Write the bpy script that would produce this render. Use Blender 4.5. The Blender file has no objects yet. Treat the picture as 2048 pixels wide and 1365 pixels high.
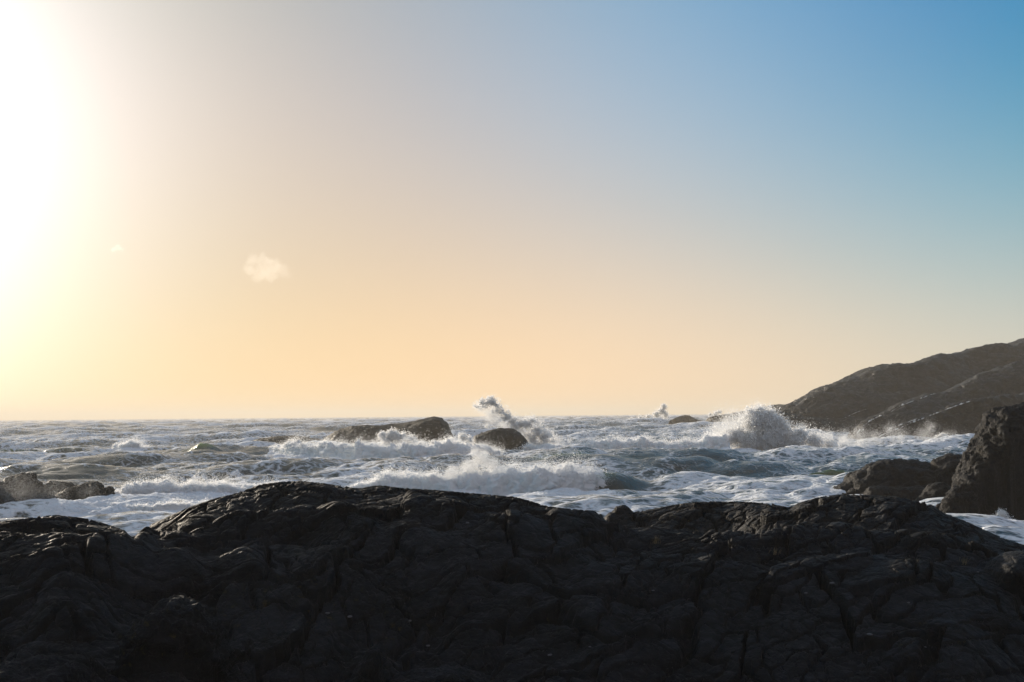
import bpy, math
import numpy as np
from mathutils import Matrix

sc = bpy.context.scene
C = sc.collection
rng = np.random.default_rng(7)
F, H = 2276.0, 6.0                      # focal length in photo pixels, eye height above the sea
PITCH, ROLL = math.atan((831.0 - 682.5) / F), math.radians(0.5)
EXPO = 1.32                             # the photo is exposed for the shade
SUN_AZ, SUN_EL = math.radians(-35.0), math.radians(12.5)

# ------------------------------------------------------------------ camera
cp, sp = math.cos(PITCH), math.sin(PITCH)
_f = np.array([0, cp, sp]); _u0 = np.array([0, -sp, cp]); _r0 = np.array([1.0, 0, 0])
_r = _r0 * math.cos(ROLL) - _u0 * math.sin(ROLL)
_u = _u0 * math.cos(ROLL) + _r0 * math.sin(ROLL)
cam = bpy.data.cameras.new('camera'); camo = bpy.data.objects.new('camera', cam); C.objects.link(camo)
cam.sensor_width = 36.0; cam.lens = 36.0 * F / 2048.0; cam.clip_start = 0.1; cam.clip_end = 30000
camo.matrix_world = Matrix(((_r[0], _u[0], -_f[0], 0), (_r[1], _u[1], -_f[1], 0), (_r[2], _u[2], -_f[2], H), (0, 0, 0, 1)))
sc.camera = camo


def ray(px, py):
    px = np.asarray(px, float)[..., None]; py = np.asarray(py, float)[..., None]
    return _f + _r * (px - 1024) / F - _u * (py - 682.5) / F


def W(px, py, d):
    """place at depth d metres out (y = d) seen in the direction px, py of the photo"""
    v = ray(px, py)
    return v * (np.asarray(d, float)[..., None] / v[..., 1:2]) + np.array([0, 0, H])


def sea_dist(px, py):
    v = ray(px, py)
    return float(-H / v[..., 2] * v[..., 1])


# ------------------------------------------------------------------ noise
_P = np.random.default_rng(3).permutation(256).astype(np.int64)
_P = np.concatenate([_P, _P, _P])
_G3 = np.random.default_rng(5).normal(size=(256, 3)); _G3 /= np.linalg.norm(_G3, axis=1, keepdims=True)
_G2a = np.random.default_rng(6).uniform(0, 2 * np.pi, 256)
_G2 = np.stack([np.cos(_G2a), np.sin(_G2a)], 1)


def _fade(t): return t * t * t * (t * (t * 6 - 15) + 10)


def perlin2(x, y, seed=0):
    x = np.asarray(x, float) + seed * 17.31; y = np.asarray(y, float) + seed * 41.77
    xi = np.floor(x).astype(np.int64); yi = np.floor(y).astype(np.int64)
    xf = x - xi; yf = y - yi; xi &= 255; yi &= 255
    u = _fade(xf); v = _fade(yf)

    def g(ix, iy, fx, fy):
        h = _P[_P[ix & 255] + (iy & 255)]
        return _G2[h, 0] * fx + _G2[h, 1] * fy
    a = g(xi, yi, xf, yf); b = g(xi + 1, yi, xf - 1, yf)
    c = g(xi, yi + 1, xf, yf - 1); d = g(xi + 1, yi + 1, xf - 1, yf - 1)
    a = a + u * (b - a); c = c + u * (d - c)
    return (a + v * (c - a)) * 1.5


def perlin3(x, y, z, seed=0):
    x = np.asarray(x, float) + seed * 17.31; y = np.asarray(y, float) + seed * 41.77; z = np.asarray(z, float) + seed * 9.13
    xi = np.floor(x).astype(np.int64); yi = np.floor(y).astype(np.int64); zi = np.floor(z).astype(np.int64)
    xf = x - xi; yf = y - yi; zf = z - zi; xi &= 255; yi &= 255; zi &= 255
    u = _fade(xf); v = _fade(yf); w = _fade(zf)

    def g(i, j, k):
        h = _P[_P[_P[(xi + i) & 255] + ((yi + j) & 255)] + ((zi + k) & 255)]
        q = _G3[h]
        return q[..., 0] * (xf - i) + q[..., 1] * (yf - j) + q[..., 2] * (zf - k)

    def lx(j, k):
        a = g(0, j, k); return a + u * (g(1, j, k) - a)

    def ly(k):
        a = lx(0, k); return a + v * (lx(1, k) - a)
    a = ly(0)
    return (a + w * (ly(1) - a)) * 1.5


def fbm2(x, y, o=4, seed=0, gain=0.5, ridged=False):
    t = 0; a = 1.0; f = 1.0; n = 0
    for i in range(o):
        p = perlin2(x * f, y * f, seed + i)
        t = t + a * ((1 - 2 * np.abs(p)) if ridged else p); n += a; a *= gain; f *= 2.03
    return t / n


def fbm3(p, s, o=4, seed=0, gain=0.5, mode='n'):
    t = 0; a = 1.0; f = s; n = 0
    for i in range(o):
        q = perlin3(p[..., 0] * f, p[..., 1] * f, p[..., 2] * f, seed + i)
        if mode == 'billow': q = 2 * np.abs(q) - 0.5
        if mode == 'ridge': q = 1 - 2 * np.abs(q)
        t = t + a * q; n += a; a *= gain; f *= 2.03
    return t / n


def worley2(x, y, seed=0):
    xi = np.floor(x).astype(np.int64); yi = np.floor(y).astype(np.int64)
    f1 = np.full(x.shape, 9.0); f2 = np.full(x.shape, 9.0); idc = np.zeros(x.shape); til = np.zeros(x.shape)
    for i in (-1, 0, 1):
        for j in (-1, 0, 1):
            cx, cy = xi + i, yi + j
            h = _P[_P[(cx + seed * 7) & 255] + (cy & 255)]
            h2 = _P[h + 91]
            ox = cx + 0.08 + 0.84 * h / 255.0 - x; oy = cy + 0.08 + 0.84 * h2 / 255.0 - y
            d = np.hypot(ox, oy)
            near = d < f1
            til = np.where(near, (_P[h2 + 57] / 127.5 - 1) * ox + (_P[h2 + 171] / 127.5 - 1) * oy, til)
            f2 = np.where(near, f1, np.minimum(f2, d)); idc = np.where(near, _P[h2 + 33] / 255.0, idc); f1 = np.where(near, d, f1)
    return f1, f2, idc, til


def sstep(a, b, x):
    t = np.clip((x - a) / (b - a), 0, 1); return t * t * (3 - 2 * t)


# ------------------------------------------------------------------ object helpers
def tag(o, label=None, cat=None, group=None, kind=None):
    if label: o['label'] = label
    if cat: o['category'] = cat
    if group: o['group'] = group
    if kind: o['kind'] = kind
    return o


def link(name, me, mat, parent=None, loc=(0, 0, 0)):
    o = bpy.data.objects.new(name, me); C.objects.link(o)
    if mat: me.materials.append(mat)
    if parent: o.parent = parent
    else: o.location = loc
    return o


def mesh_np(name, v, faces, smooth=True, attrs=None):
    """v Nx3, faces MxK"""
    me = bpy.data.meshes.new(name)
    v = np.ascontiguousarray(v, np.float32); f = np.ascontiguousarray(faces, np.int32)
    m, k = f.shape
    me.vertices.add(len(v)); me.vertices.foreach_set('co', v.ravel())
    me.loops.add(m * k); me.loops.foreach_set('vertex_index', f.ravel())
    me.polygons.add(m); me.polygons.foreach_set('loop_start', np.arange(0, m * k, k, dtype=np.int32))
    me.polygons.foreach_set('loop_total', np.full(m, k, np.int32))
    me.polygons.foreach_set('use_smooth', np.full(m, smooth, bool))
    me.update(calc_edges=True)
    for nm, a in (attrs or {}).items():
        at = me.attributes.new(nm, 'FLOAT', 'POINT'); at.data.foreach_set('value', np.ascontiguousarray(a, np.float32).ravel())
    return me


def grid_faces(n, m, closed=False):
    i = np.arange(n - 1)[:, None]; j = np.arange(m if closed else m - 1)[None, :]
    j1 = (j + 1) % m
    a = i * m + j; b = (i + 1) * m + j; c = (i + 1) * m + j1; d = i * m + j1
    return np.stack([a, b, c, d], -1).reshape(-1, 4)


def grid_normals(P):
    du = np.gradient(P, axis=0); dv = np.gradient(P, axis=1)
    n = np.cross(du, dv); return n / np.maximum(np.linalg.norm(n, axis=-1, keepdims=True), 1e-9)


def blur1(a, s):
    k = int(s * 3) + 1; x = np.arange(-k, k + 1); w = np.exp(-(x / s) ** 2 / 2); w /= w.sum()
    return np.convolve(np.pad(a, k, mode='edge'), w, mode='valid')


# ------------------------------------------------------------------ node helpers
class NT:
    def __init__(s, tree): s.t = tree; s.t.nodes.clear()

    def n(s, typ, **kw):
        nd = s.t.nodes.new(typ)
        for k, v in kw.items(): setattr(nd, k, v)
        return nd

    def l(s, a, b): s.t.links.new(a, b)

    def inp(s, sock, v):
        if hasattr(v, 'is_linked'): s.l(v, sock)
        elif v is not None: sock.default_value = v

    def math(s, op, a, b=None, c=None, clamp=False):
        nd = s.n('ShaderNodeMath', operation=op, use_clamp=clamp)
        s.inp(nd.inputs[0], a); s.inp(nd.inputs[1], b); s.inp(nd.inputs[2], c)
        return nd.outputs[0]

    def mapr(s, v, a, b, c=0.0, d=1.0, smooth=True):
        nd = s.n('ShaderNodeMapRange', interpolation_type='SMOOTHSTEP' if smooth else 'LINEAR')
        for k, x in enumerate((v, a, b, c, d)): s.inp(nd.inputs[k], x)
        return nd.outputs[0]

    def noise(s, vec, scale, detail=4.0, rough=0.55, dist=0.0):
        nd = s.n('ShaderNodeTexNoise'); s.inp(nd.inputs['Vector'], vec)
        nd.inputs['Scale'].default_value = scale; nd.inputs['Detail'].default_value = detail
        nd.inputs['Roughness'].default_value = rough; nd.inputs['Distortion'].default_value = dist
        return nd

    def voro(s, vec, scale, feature='DISTANCE_TO_EDGE'):
        nd = s.n('ShaderNodeTexVoronoi', feature=feature); s.inp(nd.inputs['Vector'], vec)
        nd.inputs['Scale'].default_value = scale
        return nd

    def mix(s, f, a, b):
        nd = s.n('ShaderNodeMix', data_type='RGBA'); s.inp(nd.inputs[0], f)
        s.inp(nd.inputs[6], a); s.inp(nd.inputs[7], b); return nd.outputs[2]

    def mapping(s, vec, scale=(1, 1, 1), rot=(0, 0, 0)):
        nd = s.n('ShaderNodeMapping'); s.inp(nd.inputs['Vector'], vec)
        nd.inputs['Scale'].default_value = scale; nd.inputs['Rotation'].default_value = rot
        return nd.outputs[0]

    def bump(s, h, dist, strength=1.0, normal=None):
        nd = s.n('ShaderNodeBump'); s.inp(nd.inputs['Height'], h)
        nd.inputs['Distance'].default_value = dist; nd.inputs['Strength'].default_value = strength
        if normal is not None: s.l(normal, nd.inputs['Normal'])
        return nd.outputs[0]


def mat(name):
    m = bpy.data.materials.new(name); m.use_nodes = True
    return m, NT(m.node_tree)


def col(r, g, b): return (r, g, b, 1.0)


# ------------------------------------------------------------------ world: low sun glow, warm horizon band, blue above
SKY = {'one': (0.3048, 0.2967, 0.3039), 'g6': (0.1168, 0.0472, -0.1935), 'g12': (1.4518, 1.2563, 1.3673), 'g22': (-0.6829, 0.0224, 0.1157), 'g40': (1.5793, 0.4101, -0.5937), 'g80': (-0.1722, 0.0054, 0.2926), 'g130': (-0.1668, 0.0967, 0.2626), 'h6': (0.1745, 0.0776, 0.0202), 'h12': (-0.2116, -0.1322, 0.2476), 'h25': (0.0847, 0.1103, -0.3949), 'm12_35': (-2.3663, -0.8199, -0.2147), 'm12_80': (1.81, 0.6547, -0.4383), 'm25_35': (1.4755, 0.4661, 0.7744), 'm25_80': (0.4995, 0.365, 0.3624), 'h40': (-0.6186, -0.3705, 0.0001), 'm40_60': (-1.1242, -0.5179, -0.3257), 'la': (0.1468, 0.1154, 0.1588), 'lb': (0.1146, -0.0619, -0.0521), 'lc': (-0.0706, 0.0651, 0.1242), 'bk': (0.6617, 0.2772, 0.0557), 'bk3': (-0.1706, -0.1079, -0.0164)}
w = bpy.data.worlds.new('World'); sc.world = w; w.use_nodes = True
T = NT(w.node_tree)
tc = T.n('ShaderNodeTexCoord'); D = tc.outputs['Generated']
sun = (math.sin(SUN_AZ) * math.cos(SUN_EL), math.cos(SUN_AZ) * math.cos(SUN_EL), math.sin(SUN_EL))
dp = T.n('ShaderNodeVectorMath', operation='DOT_PRODUCT'); T.l(D, dp.inputs[0]); dp.inputs[1].default_value = sun
th = T.math('ARCCOSINE', T.math('MINIMUM', T.math('MAXIMUM', dp.outputs['Value'], -0.99999), 0.99999))
sx = T.n('ShaderNodeSeparateXYZ'); T.l(D, sx.inputs[0])
el = T.math('ARCSINE', T.math('MINIMUM', T.math('MAXIMUM', sx.outputs['Z'], -0.99999), 0.99999))


def gauss(v, deg):
    q = T.math('MULTIPLY', v, 1 / math.radians(deg))
    return T.math('EXPONENT', T.math('MULTIPLY', T.math('MULTIPLY', q, q), -1.0))


bas = {'one': 1.0}
for s_ in (6, 12, 22, 40, 80, 130): bas['g%d' % s_] = gauss(th, s_)
for s_ in (6, 12, 25, 40): bas['h%d' % s_] = gauss(el, s_)
for a_, s_ in ((12, 35), (12, 80), (25, 35), (25, 80), (40, 60)):
    bas['m%d_%d' % (a_, s_)] = T.math('MULTIPLY', bas['h%d' % a_], gauss(th, s_))
bas['bk'] = T.math('MULTIPLY_ADD', dp.outputs['Value'], -0.5, 0.5)
bas['bk3'] = T.math('POWER', bas['bk'], 3.0)
for nm_, a_, e_, s_ in (('la', 8, 14, 14), ('lb', 24, 19, 12), ('lc', 24, 8, 12)):      # broad soft lobes that trim the fitted sky colour
    a_, e_ = math.radians(a_), math.radians(e_)
    dn = T.n('ShaderNodeVectorMath', operation='DOT_PRODUCT'); T.l(D, dn.inputs[0]); dn.inputs[1].default_value = (math.sin(a_) * math.cos(e_), math.cos(a_) * math.cos(e_), math.sin(e_))
    bas[nm_] = gauss(T.math('ARCCOSINE', T.math('MINIMUM', T.math('MAXIMUM', dn.outputs['Value'], -0.99999), 0.99999)), s_)
chans = []
for ch in range(3):
    acc = SKY['one'][ch]
    for k, v in SKY.items():
        if k != 'one': acc = T.math('MULTIPLY_ADD', bas[k], v[ch], acc)
    chans.append(T.math('MAXIMUM', acc, 0.004))
cx = T.n('ShaderNodeCombineXYZ')
for i in range(3): T.l(chans[i], cx.inputs[i])
hs = T.n('ShaderNodeHueSaturation'); hs.inputs['Saturation'].default_value = 0.92; T.l(cx.outputs[0], hs.inputs['Color'])
bg1 = T.n('ShaderNodeBackground'); T.l(hs.outputs[0], bg1.inputs[0]); bg1.inputs[1].default_value = 1.0 / EXPO
ns = T.n('ShaderNodeTexSky', sky_type='NISHITA', sun_disc=False)
ns.sun_elevation = SUN_EL; ns.sun_rotation = SUN_AZ; ns.dust_density = 2.0; ns.ozone_density = 1.5
bg2 = T.n('ShaderNodeBackground'); T.l(ns.outputs[0], bg2.inputs[0]); bg2.inputs[1].default_value = 0.004 / EXPO
ad = T.n('ShaderNodeAddShader'); T.l(bg1.outputs[0], ad.inputs[0]); T.l(bg2.outputs[0], ad.inputs[1])
wo = T.n('ShaderNodeOutputWorld'); T.l(ad.outputs[0], wo.inputs[0])

sl = bpy.data.lights.new('sun', 'SUN'); sl.energy = 5.0; sl.angle = math.radians(0.6); sl.color = (1.0, 0.86, 0.68)
so = bpy.data.objects.new('sun', sl); C.objects.link(so)
so.rotation_euler = (math.radians(90) - SUN_EL, 0, math.pi - SUN_AZ)   # light travels away from the sun, towards the camera
so.location = (0, 0, 60)

# ------------------------------------------------------------------ materials
def rock_material(name, dark, light, scale=1.0, bump=0.03, rough=(0.38, 0.62), specks=True):
    m, T = mat(name)
    geo = T.n('ShaderNodeNewGeometry'); P = geo.outputs['Position']
    n1 = T.noise(P, 0.9 * scale, 6, 0.6); n2 = T.noise(P, 7 * scale, 6, 0.65); n3 = T.noise(P, 26 * scale, 4, 0.6)
    st = T.mapping(P, (0.5, 0.5, 3.5), (0.35, 0.3, 0.2))
    n4 = T.noise(st, 3.0 * scale, 5, 0.6, 0.6)
    vw = T.n('ShaderNodeVectorMath', operation='MULTIPLY_ADD'); T.l(n1.outputs['Color'], vw.inputs[0]); vw.inputs[1].default_value = (0.7, 0.7, 0.7); T.l(P, vw.inputs[2])
    vm = T.mapping(vw.outputs[0], (1.0, 0.55, 1.6), (0, 0, -0.7))
    v1 = T.voro(vm, 2.6 * scale); v2 = T.voro(vm, 8.0 * scale)
    c1 = T.mapr(v1.outputs['Distance'], 0.0, 0.05); c2 = T.mapr(v2.outputs['Distance'], 0.0, 0.06)
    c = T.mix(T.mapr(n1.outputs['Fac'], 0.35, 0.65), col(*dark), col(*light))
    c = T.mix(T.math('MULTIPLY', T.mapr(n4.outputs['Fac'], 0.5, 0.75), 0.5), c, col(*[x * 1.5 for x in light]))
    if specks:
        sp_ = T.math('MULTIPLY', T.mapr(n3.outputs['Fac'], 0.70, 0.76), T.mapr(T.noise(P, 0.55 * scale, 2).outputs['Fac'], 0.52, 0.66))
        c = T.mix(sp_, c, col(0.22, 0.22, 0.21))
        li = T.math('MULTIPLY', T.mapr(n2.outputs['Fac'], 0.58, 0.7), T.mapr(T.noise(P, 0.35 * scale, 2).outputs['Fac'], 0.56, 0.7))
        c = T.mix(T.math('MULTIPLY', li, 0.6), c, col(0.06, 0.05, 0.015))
    h = T.math('MULTIPLY_ADD', n2.outputs['Fac'], 1.0, T.math('MULTIPLY', n3.outputs['Fac'], 0.35))
    h = T.math('MULTIPLY_ADD', n4.outputs['Fac'], 0.9, h)
    h = T.math('MULTIPLY_ADD', c1, 0.55, h); h = T.math('MULTIPLY_ADD', c2, 0.18, h)
    nb = T.bump(h, bump * 2.2, 0.9)
    b = T.n('ShaderNodeBsdfPrincipled'); T.l(c, b.inputs['Base Color']); T.l(nb, b.inputs['Normal'])
    T.l(T.mapr(n2.outputs['Fac'], 0.35, 0.65, rough[0], rough[1]), b.inputs['Roughness'])
    b.inputs['Specular IOR Level'].default_value = 0.14
    o = T.n('ShaderNodeOutputMaterial'); T.l(b.outputs[0], o.inputs[0])
    return m


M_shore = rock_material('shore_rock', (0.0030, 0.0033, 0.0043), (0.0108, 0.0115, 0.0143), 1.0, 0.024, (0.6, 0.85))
M_sea_rock = rock_material('sea_rock', (0.006, 0.0055, 0.005), (0.015, 0.0135, 0.012), 0.35, 0.035, (0.5, 0.8), specks=False)
M_head = rock_material('headland_rock', (0.0035, 0.0045, 0.0065), (0.008, 0.0095, 0.013), 0.12, 0.14, (0.45, 0.8), specks=False)


def foam_material(name, transl=0.35, c=(0.82, 0.84, 0.86)):
    m, T = mat(name)
    geo = T.n('ShaderNodeNewGeometry'); P = geo.outputs['Position']
    d = T.n('ShaderNodeBsdfDiffuse'); d.inputs[0].default_value = col(*c)
    t = T.n('ShaderNodeBsdfTranslucent'); t.inputs[0].default_value = col(*c)
    n1 = T.noise(P, 3.0, 6, 0.65)
    nb = T.bump(n1.outputs['Fac'], 0.25, 0.8); T.l(nb, d.inputs['Normal'])
    mx = T.n('ShaderNodeMixShader'); mx.inputs[0].default_value = transl
    T.l(d.outputs[0], mx.inputs[1]); T.l(t.outputs[0], mx.inputs[2])
    o = T.n('ShaderNodeOutputMaterial'); T.l(mx.outputs[0], o.inputs[0])
    return m


M_foam = foam_material('whitewater', 0.22)


def spray_material():
    m, T = mat('spray')
    d = T.n('ShaderNodeBsdfDiffuse'); d.inputs[0].default_value = col(0.88, 0.9, 0.92)
    t = T.n('ShaderNodeBsdfTranslucent'); t.inputs[0].default_value = col(0.92, 0.92, 0.92)
    mx = T.n('ShaderNodeMixShader'); mx.inputs[0].default_value = 0.72
    T.l(d.outputs[0], mx.inputs[1]); T.l(t.outputs[0], mx.inputs[2])
    o = T.n('ShaderNodeOutputMaterial'); T.l(mx.outputs[0], o.inputs[0])
    return m


M_spray = spray_material()


def water_material():
    m, T = mat('sea_water')
    geo = T.n('ShaderNodeNewGeometry'); P = geo.outputs['Position']
    at = T.n('ShaderNodeAttribute', attribute_name='foam'); foam = at.outputs['Fac']
    th_ = T.n('ShaderNodeAttribute', attribute_name='thin').outputs['Fac']
    # lacy foam threads
    wp = T.noise(P, 0.35, 3); vw = T.n('ShaderNodeVectorMath', operation='MULTIPLY_ADD')
    T.l(wp.outputs['Color'], vw.inputs[0]); vw.inputs[1].default_value = (2.2, 2.2, 0); T.l(P, vw.inputs[2])
    fl = T.mapping(vw.outputs[0], (0.8, 1.25, 0.0), (0, 0, 0.25))
    lace = T.math('SUBTRACT', 1.0, T.mapr(T.voro(fl, 0.9).outputs['Distance'], 0.0, 0.30, smooth=False))
    lace2 = T.math('SUBTRACT', 1.0, T.mapr(T.voro(fl, 2.6).outputs['Distance'], 0.0, 0.34, smooth=False))
    nz = T.noise(fl, 0.7, 7, 0.7)
    pat = T.math('MULTIPLY_ADD', lace, 0.42, T.math('MULTIPLY', lace2, 0.22))
    pat = T.math('MULTIPLY_ADD', nz.outputs['Fac'], 0.75, pat)
    cov = T.math('ADD', pat, T.math('MULTIPLY', foam, 1.25))
    fac = T.mapr(cov, 0.98, 1.42)
    fac = T.math('MULTIPLY', fac, T.mapr(foam, 0.02, 0.2))
    # ripples
    rp = T.mapping(P, (0.8, 1.3, 0.5), (0, 0, 0.3))
    r1 = T.noise(rp, 1.1, 5, 0.6, 0.4); r2 = T.noise(rp, 5.0, 4, 0.6)
    hh = T.math('MULTIPLY_ADD', r1.outputs['Fac'], 1.0, T.math('MULTIPLY', r2.outputs['Fac'], 0.2))
    nb = T.bump(hh, 0.2, 0.9)
    b = T.n('ShaderNodeBsdfPrincipled')
    b.inputs['Base Color'].default_value = col(0.030, 0.036, 0.030); b.inputs['Roughness'].default_value = 0.24
    b.inputs['IOR'].default_value = 1.33; T.l(nb, b.inputs['Normal'])
    b.inputs['Subsurface Radius'].default_value = (0.7, 1.0, 0.35); b.inputs['Subsurface Scale'].default_value = 1.2
    T.l(T.mix(th_, col(0.030, 0.036, 0.030), col(0.16, 0.22, 0.07)), b.inputs['Base Color'])
    T.l(T.math('MULTIPLY', th_, 0.9), b.inputs['Subsurface Weight'])
    d = T.n('ShaderNodeBsdfDiffuse'); d.inputs[0].default_value = col(0.80, 0.82, 0.85)
    nb2 = T.bump(T.math('MULTIPLY_ADD', pat, 0.8, hh), 0.7, 0.9); T.l(nb2, d.inputs['Normal'])
    mx = T.n('ShaderNodeMixShader'); T.l(fac, mx.inputs[0]); T.l(b.outputs[0], mx.inputs[1]); T.l(d.outputs[0], mx.inputs[2])
    o = T.n('ShaderNodeOutputMaterial'); T.l(mx.outputs[0], o.inputs[0])
    return m


M_water = water_material()

# ------------------------------------------------------------------ foreground bedrock
NA = 1300
az = np.radians(np.linspace(-44, 44, NA)); rr = np.concatenate([np.geomspace(3.2, 13, 90), np.geomspace(13, 34, 900)[1:], np.geomspace(34, 62, 70)[1:]]); NR = len(rr)
AZ, RR = np.meshgrid(az, rr, indexing='ij')
X, Y = RR * np.sin(AZ), RR * np.cos(AZ)
wx = fbm2(X * 0.25, Y * 0.25, 3, 11); wy = fbm2(X * 0.25, Y * 0.25, 3, 12)
Xw, Yw = X + 0.5 * wx, Y + 0.5 * wy
# the broad face: a front ridge (px, row, distance) from which the rock falls at about 22 degrees towards the viewer
FRONT = [(-900, 1130, 19), (-300, 1075, 19), (0, 1058, 19), (150, 1056, 19), (230, 1078, 19), (268, 1100, 19), (330, 1092, 20), (420, 1066, 20.5), (520, 1040, 21), (640, 1004, 22), (760, 984, 23), (900, 990, 23), (1050, 1008, 22.5), (1150, 1028, 22),
         (1260, 1045, 22), (1400, 1056, 22), (1600, 1060, 21.5), (1800, 1066, 21.5), (1950, 1092, 21), (2048, 1112, 21), (2800, 1190, 21)]
fp = np.array(FRONT, float); f3 = W(fp[:, 0], fp[:, 1], fp[:, 2])
f_az = np.arctan2(f3[:, 0], f3[:, 1])
d0 = blur1(np.interp(az, f_az, fp[:, 2]), 20); z0 = blur1(np.interp(az, f_az, f3[:, 2]), 14)
slope = 0.40 + 0.05 * np.sin(np.linspace(0, 5, NA))
D0, Z0 = d0[:, None] + 0.7 * wx, z0[:, None]
face = Z0 - slope[:, None] * np.maximum(D0 - Y, 0) + 0.0 * X
face = Z0 - slope[:, None] * (np.sqrt((D0 - Y) ** 2 + 0.8) + (D0 - Y)) / 2 - 0.2 * np.maximum(Y - D0, 0) - 0.16 * np.maximum(Y - 31, 0) ** 1.5
gully = np.interp(Y, [0, 3, 5, 9, 12, 15, 70], [4.3, 4.2, 3.4, 2.1, 1.7, 1.6, -9])
MOUNDS = [  # px, row, distance, metres sideways / in depth over which it falls 1 m, turn
    (575, 968, 25, 2.8, 2.4, 0), (400, 1040, 23, 1.5, 1.8, 0.2), (330, 1065, 21.5, 1.0, 1.4, 0.2), (680, 978, 25, 2.2, 2.4, 0),
    (1330, 1018, 31, 2.6, 2.4, 0), (1430, 1008, 31, 3.0, 2.4, 0), (1540, 1015, 30, 2.6, 2.4, 0),
    (1630, 1002, 27.5, 2.2, 2.4, 0), (1720, 993, 27, 2.7, 2.6, 0), (1830, 1008, 26.5, 2.4, 2.4, 0), (1960, 1070, 25, 2.4, 2.2, 0),
    (2400, 1130, 24, 4, 2.5, 0), (2700, 1150, 24, 4, 3, 0), (110, 1034, 21, 2.2, 1.6, 0), (-250, 1045, 21, 3.5, 1.8, 0)]
K = 8.0
acc = np.exp(np.clip(K * (face - 3), -60, 40)) + np.exp(np.clip(K * (gully - 3), -60, 40))
for (px, py, d, sx_, sy_, rot) in MOUNDS:
    p = W(px, py, d); c_, s_ = math.cos(rot), math.sin(rot)
    dx, dy = Xw - p[0], Yw - p[1]
    u = (c_ * dx + s_ * dy) / sx_; v = (-s_ * dx + c_ * dy) / sy_
    acc += np.exp(np.clip(K * (p[2] - u * u - v * v - 3), -60, 40))
Z = np.log(acc) / K + 3
# bulges and ledges on the face: px, row, half sizes in metres (sideways, up the slope), relief, turn
BULGE = [(560, 1062, 1.1, .6, .30, .1), (440, 1092, .8, .55, .30, .2), (330, 1122, .6, .6, .28, .2), (285, 1165, .75, .8, .42, 0), (420, 1175, .7, .8, .25, .1),
         (60, 1130, 1.2, .8, .35, .1), (150, 1180, .55, .7, .25, -.2), (30, 1205, .9, .6, .30, .1), (140, 1240, .5, .6, .25, 0), (20, 1275, .9, .6, .25, .1),
         (300, 1300, .5, .4, .25, 0), (700, 1065, .5, .8, .14, .3), (690, 1110, .5, .8, .25, .3), (560, 1140, .9, .8, .28, .4), (490, 1210, .6, .7, .22, .2),
         (860, 1090, 1.9, 1.1, .35, .1), (800, 1190, 1.3, 1.2, .40, 0), (650, 1200, .7, 1.0, .25, .2), (1040, 1090, 1.2, .9, .22, .4), (1000, 1200, .9, .9, .25, .5),
         (1180, 1070, .7, .6, .25, .2), (1350, 1075, 1.1, .4, .22, 0), (1480, 1095, .8, .5, .25, .3), (1630, 1078, .9, .6, .28, .2), (1800, 1085, 1.2, .6, .25, 0), (1930, 1110, .9, .6, .2, -.2),
         (1250, 1160, 1.0, .7, .22, .5), (1450, 1190, 1.2, .8, .22, .4), (1700, 1180, 1.4, .8, .22, .2), (1900, 1210, 1.2, .9, .2, 0), (1150, 1270, .8, .6, .25, .6), (1350, 1290, .9, .6, .22, .5), (1600, 1290, 1.2, .7, .2, .3), (1850, 1320, 1.2, .7, .2, .1),
         (950, 1310, .4, .5, .25, .7), (860, 1330, .3, .4, .22, .7), (750, 1330, .35, .4, .2, .6), (1050, 1345, .4, .3, .22, .6), (330, 1345, .35, .25, .25, .2), (90, 1350, .6, .3, .3, 0), (620, 1290, .5, .5, .15, 0), (1250, 1340, .6, .35, .2, .4)]
for (px, py, a_, b_, A_, rot) in BULGE:
    v = ray(px, py); a0 = math.atan2(v[0], v[1]); sl_ = v[2] / math.hypot(v[0], v[1])
    ia = int(np.clip(np.searchsorted(az, a0), 0, NA - 1))
    hit = np.argmax((Z[ia] - H) / rr * (rr > 11) + (rr <= 11) * -9 > sl_)
    cx_, cy_ = rr[hit] * math.sin(a0), rr[hit] * math.cos(a0)
    c_, s_ = math.cos(rot), math.sin(rot)
    dx, dy = X + 0.35 * wx - cx_, Y + 0.35 * wy - cy_
    u = (c_ * dx + s_ * dy) / a_; v = (-s_ * dx + c_ * dy) / b_
    q = u * u + v * v
    Z = Z + 0.75 * A_ * (1 - sstep(0.15, 1.7, q)) * (1 + 0.25 * np.clip(v, -1, 1))
# joints, strata and weathering
det = sstep(60, 40, RR)
def crack(cx, cy, rot, ax, ay, width, seed):
    c_, s_ = math.cos(rot), math.sin(rot)
    a = (c_ * cx + s_ * cy) / ax; b = (-s_ * cx + c_ * cy) / ay
    f1, f2, idc, til = worley2(a, b, seed)
    return sstep(0.015, width, f2 - f1), idc + 1.1 * til
jx = X + 0.35 * fbm2(X * 0.9, Y * 0.9, 4, 21); jy = Y + 0.35 * fbm2(X * 0.9, Y * 0.9, 4, 22)
jx = jx + 0.9 * wx; jy = jy + 0.9 * wy
c1, i1 = crack(jx, jy, 0.75, 2.7, 1.05, 0.065, 1)
c2, i2 = crack(jx, jy, 0.5, 1.1, 0.42, 0.09, 2)
c3, i3 = crack(jx, jy, -0.4, 0.36, 0.2, 0.15, 3)
msk = sstep(-0.15, 0.25, fbm2(X * 0.3, Y * 0.3, 2, 31))
Z += fbm2(X * 0.55, Y * 0.55, 3, 41) * 0.08
Z += -(1 - c1) * 0.30 + (i1 - 0.5) * 0.13 * c1
Z += (-(1 - c2) * 0.17 + (i2 - 0.5) * 0.04 * c2) * (0.6 + 0.4 * msk)
Z += (-(1 - c3) * 0.055 + (i3 - 0.5) * 0.018 * c3) * (0.4 + 0.6 * (1 - msk))
sc_ = (0.8 * X + 0.6 * Y)
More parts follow.
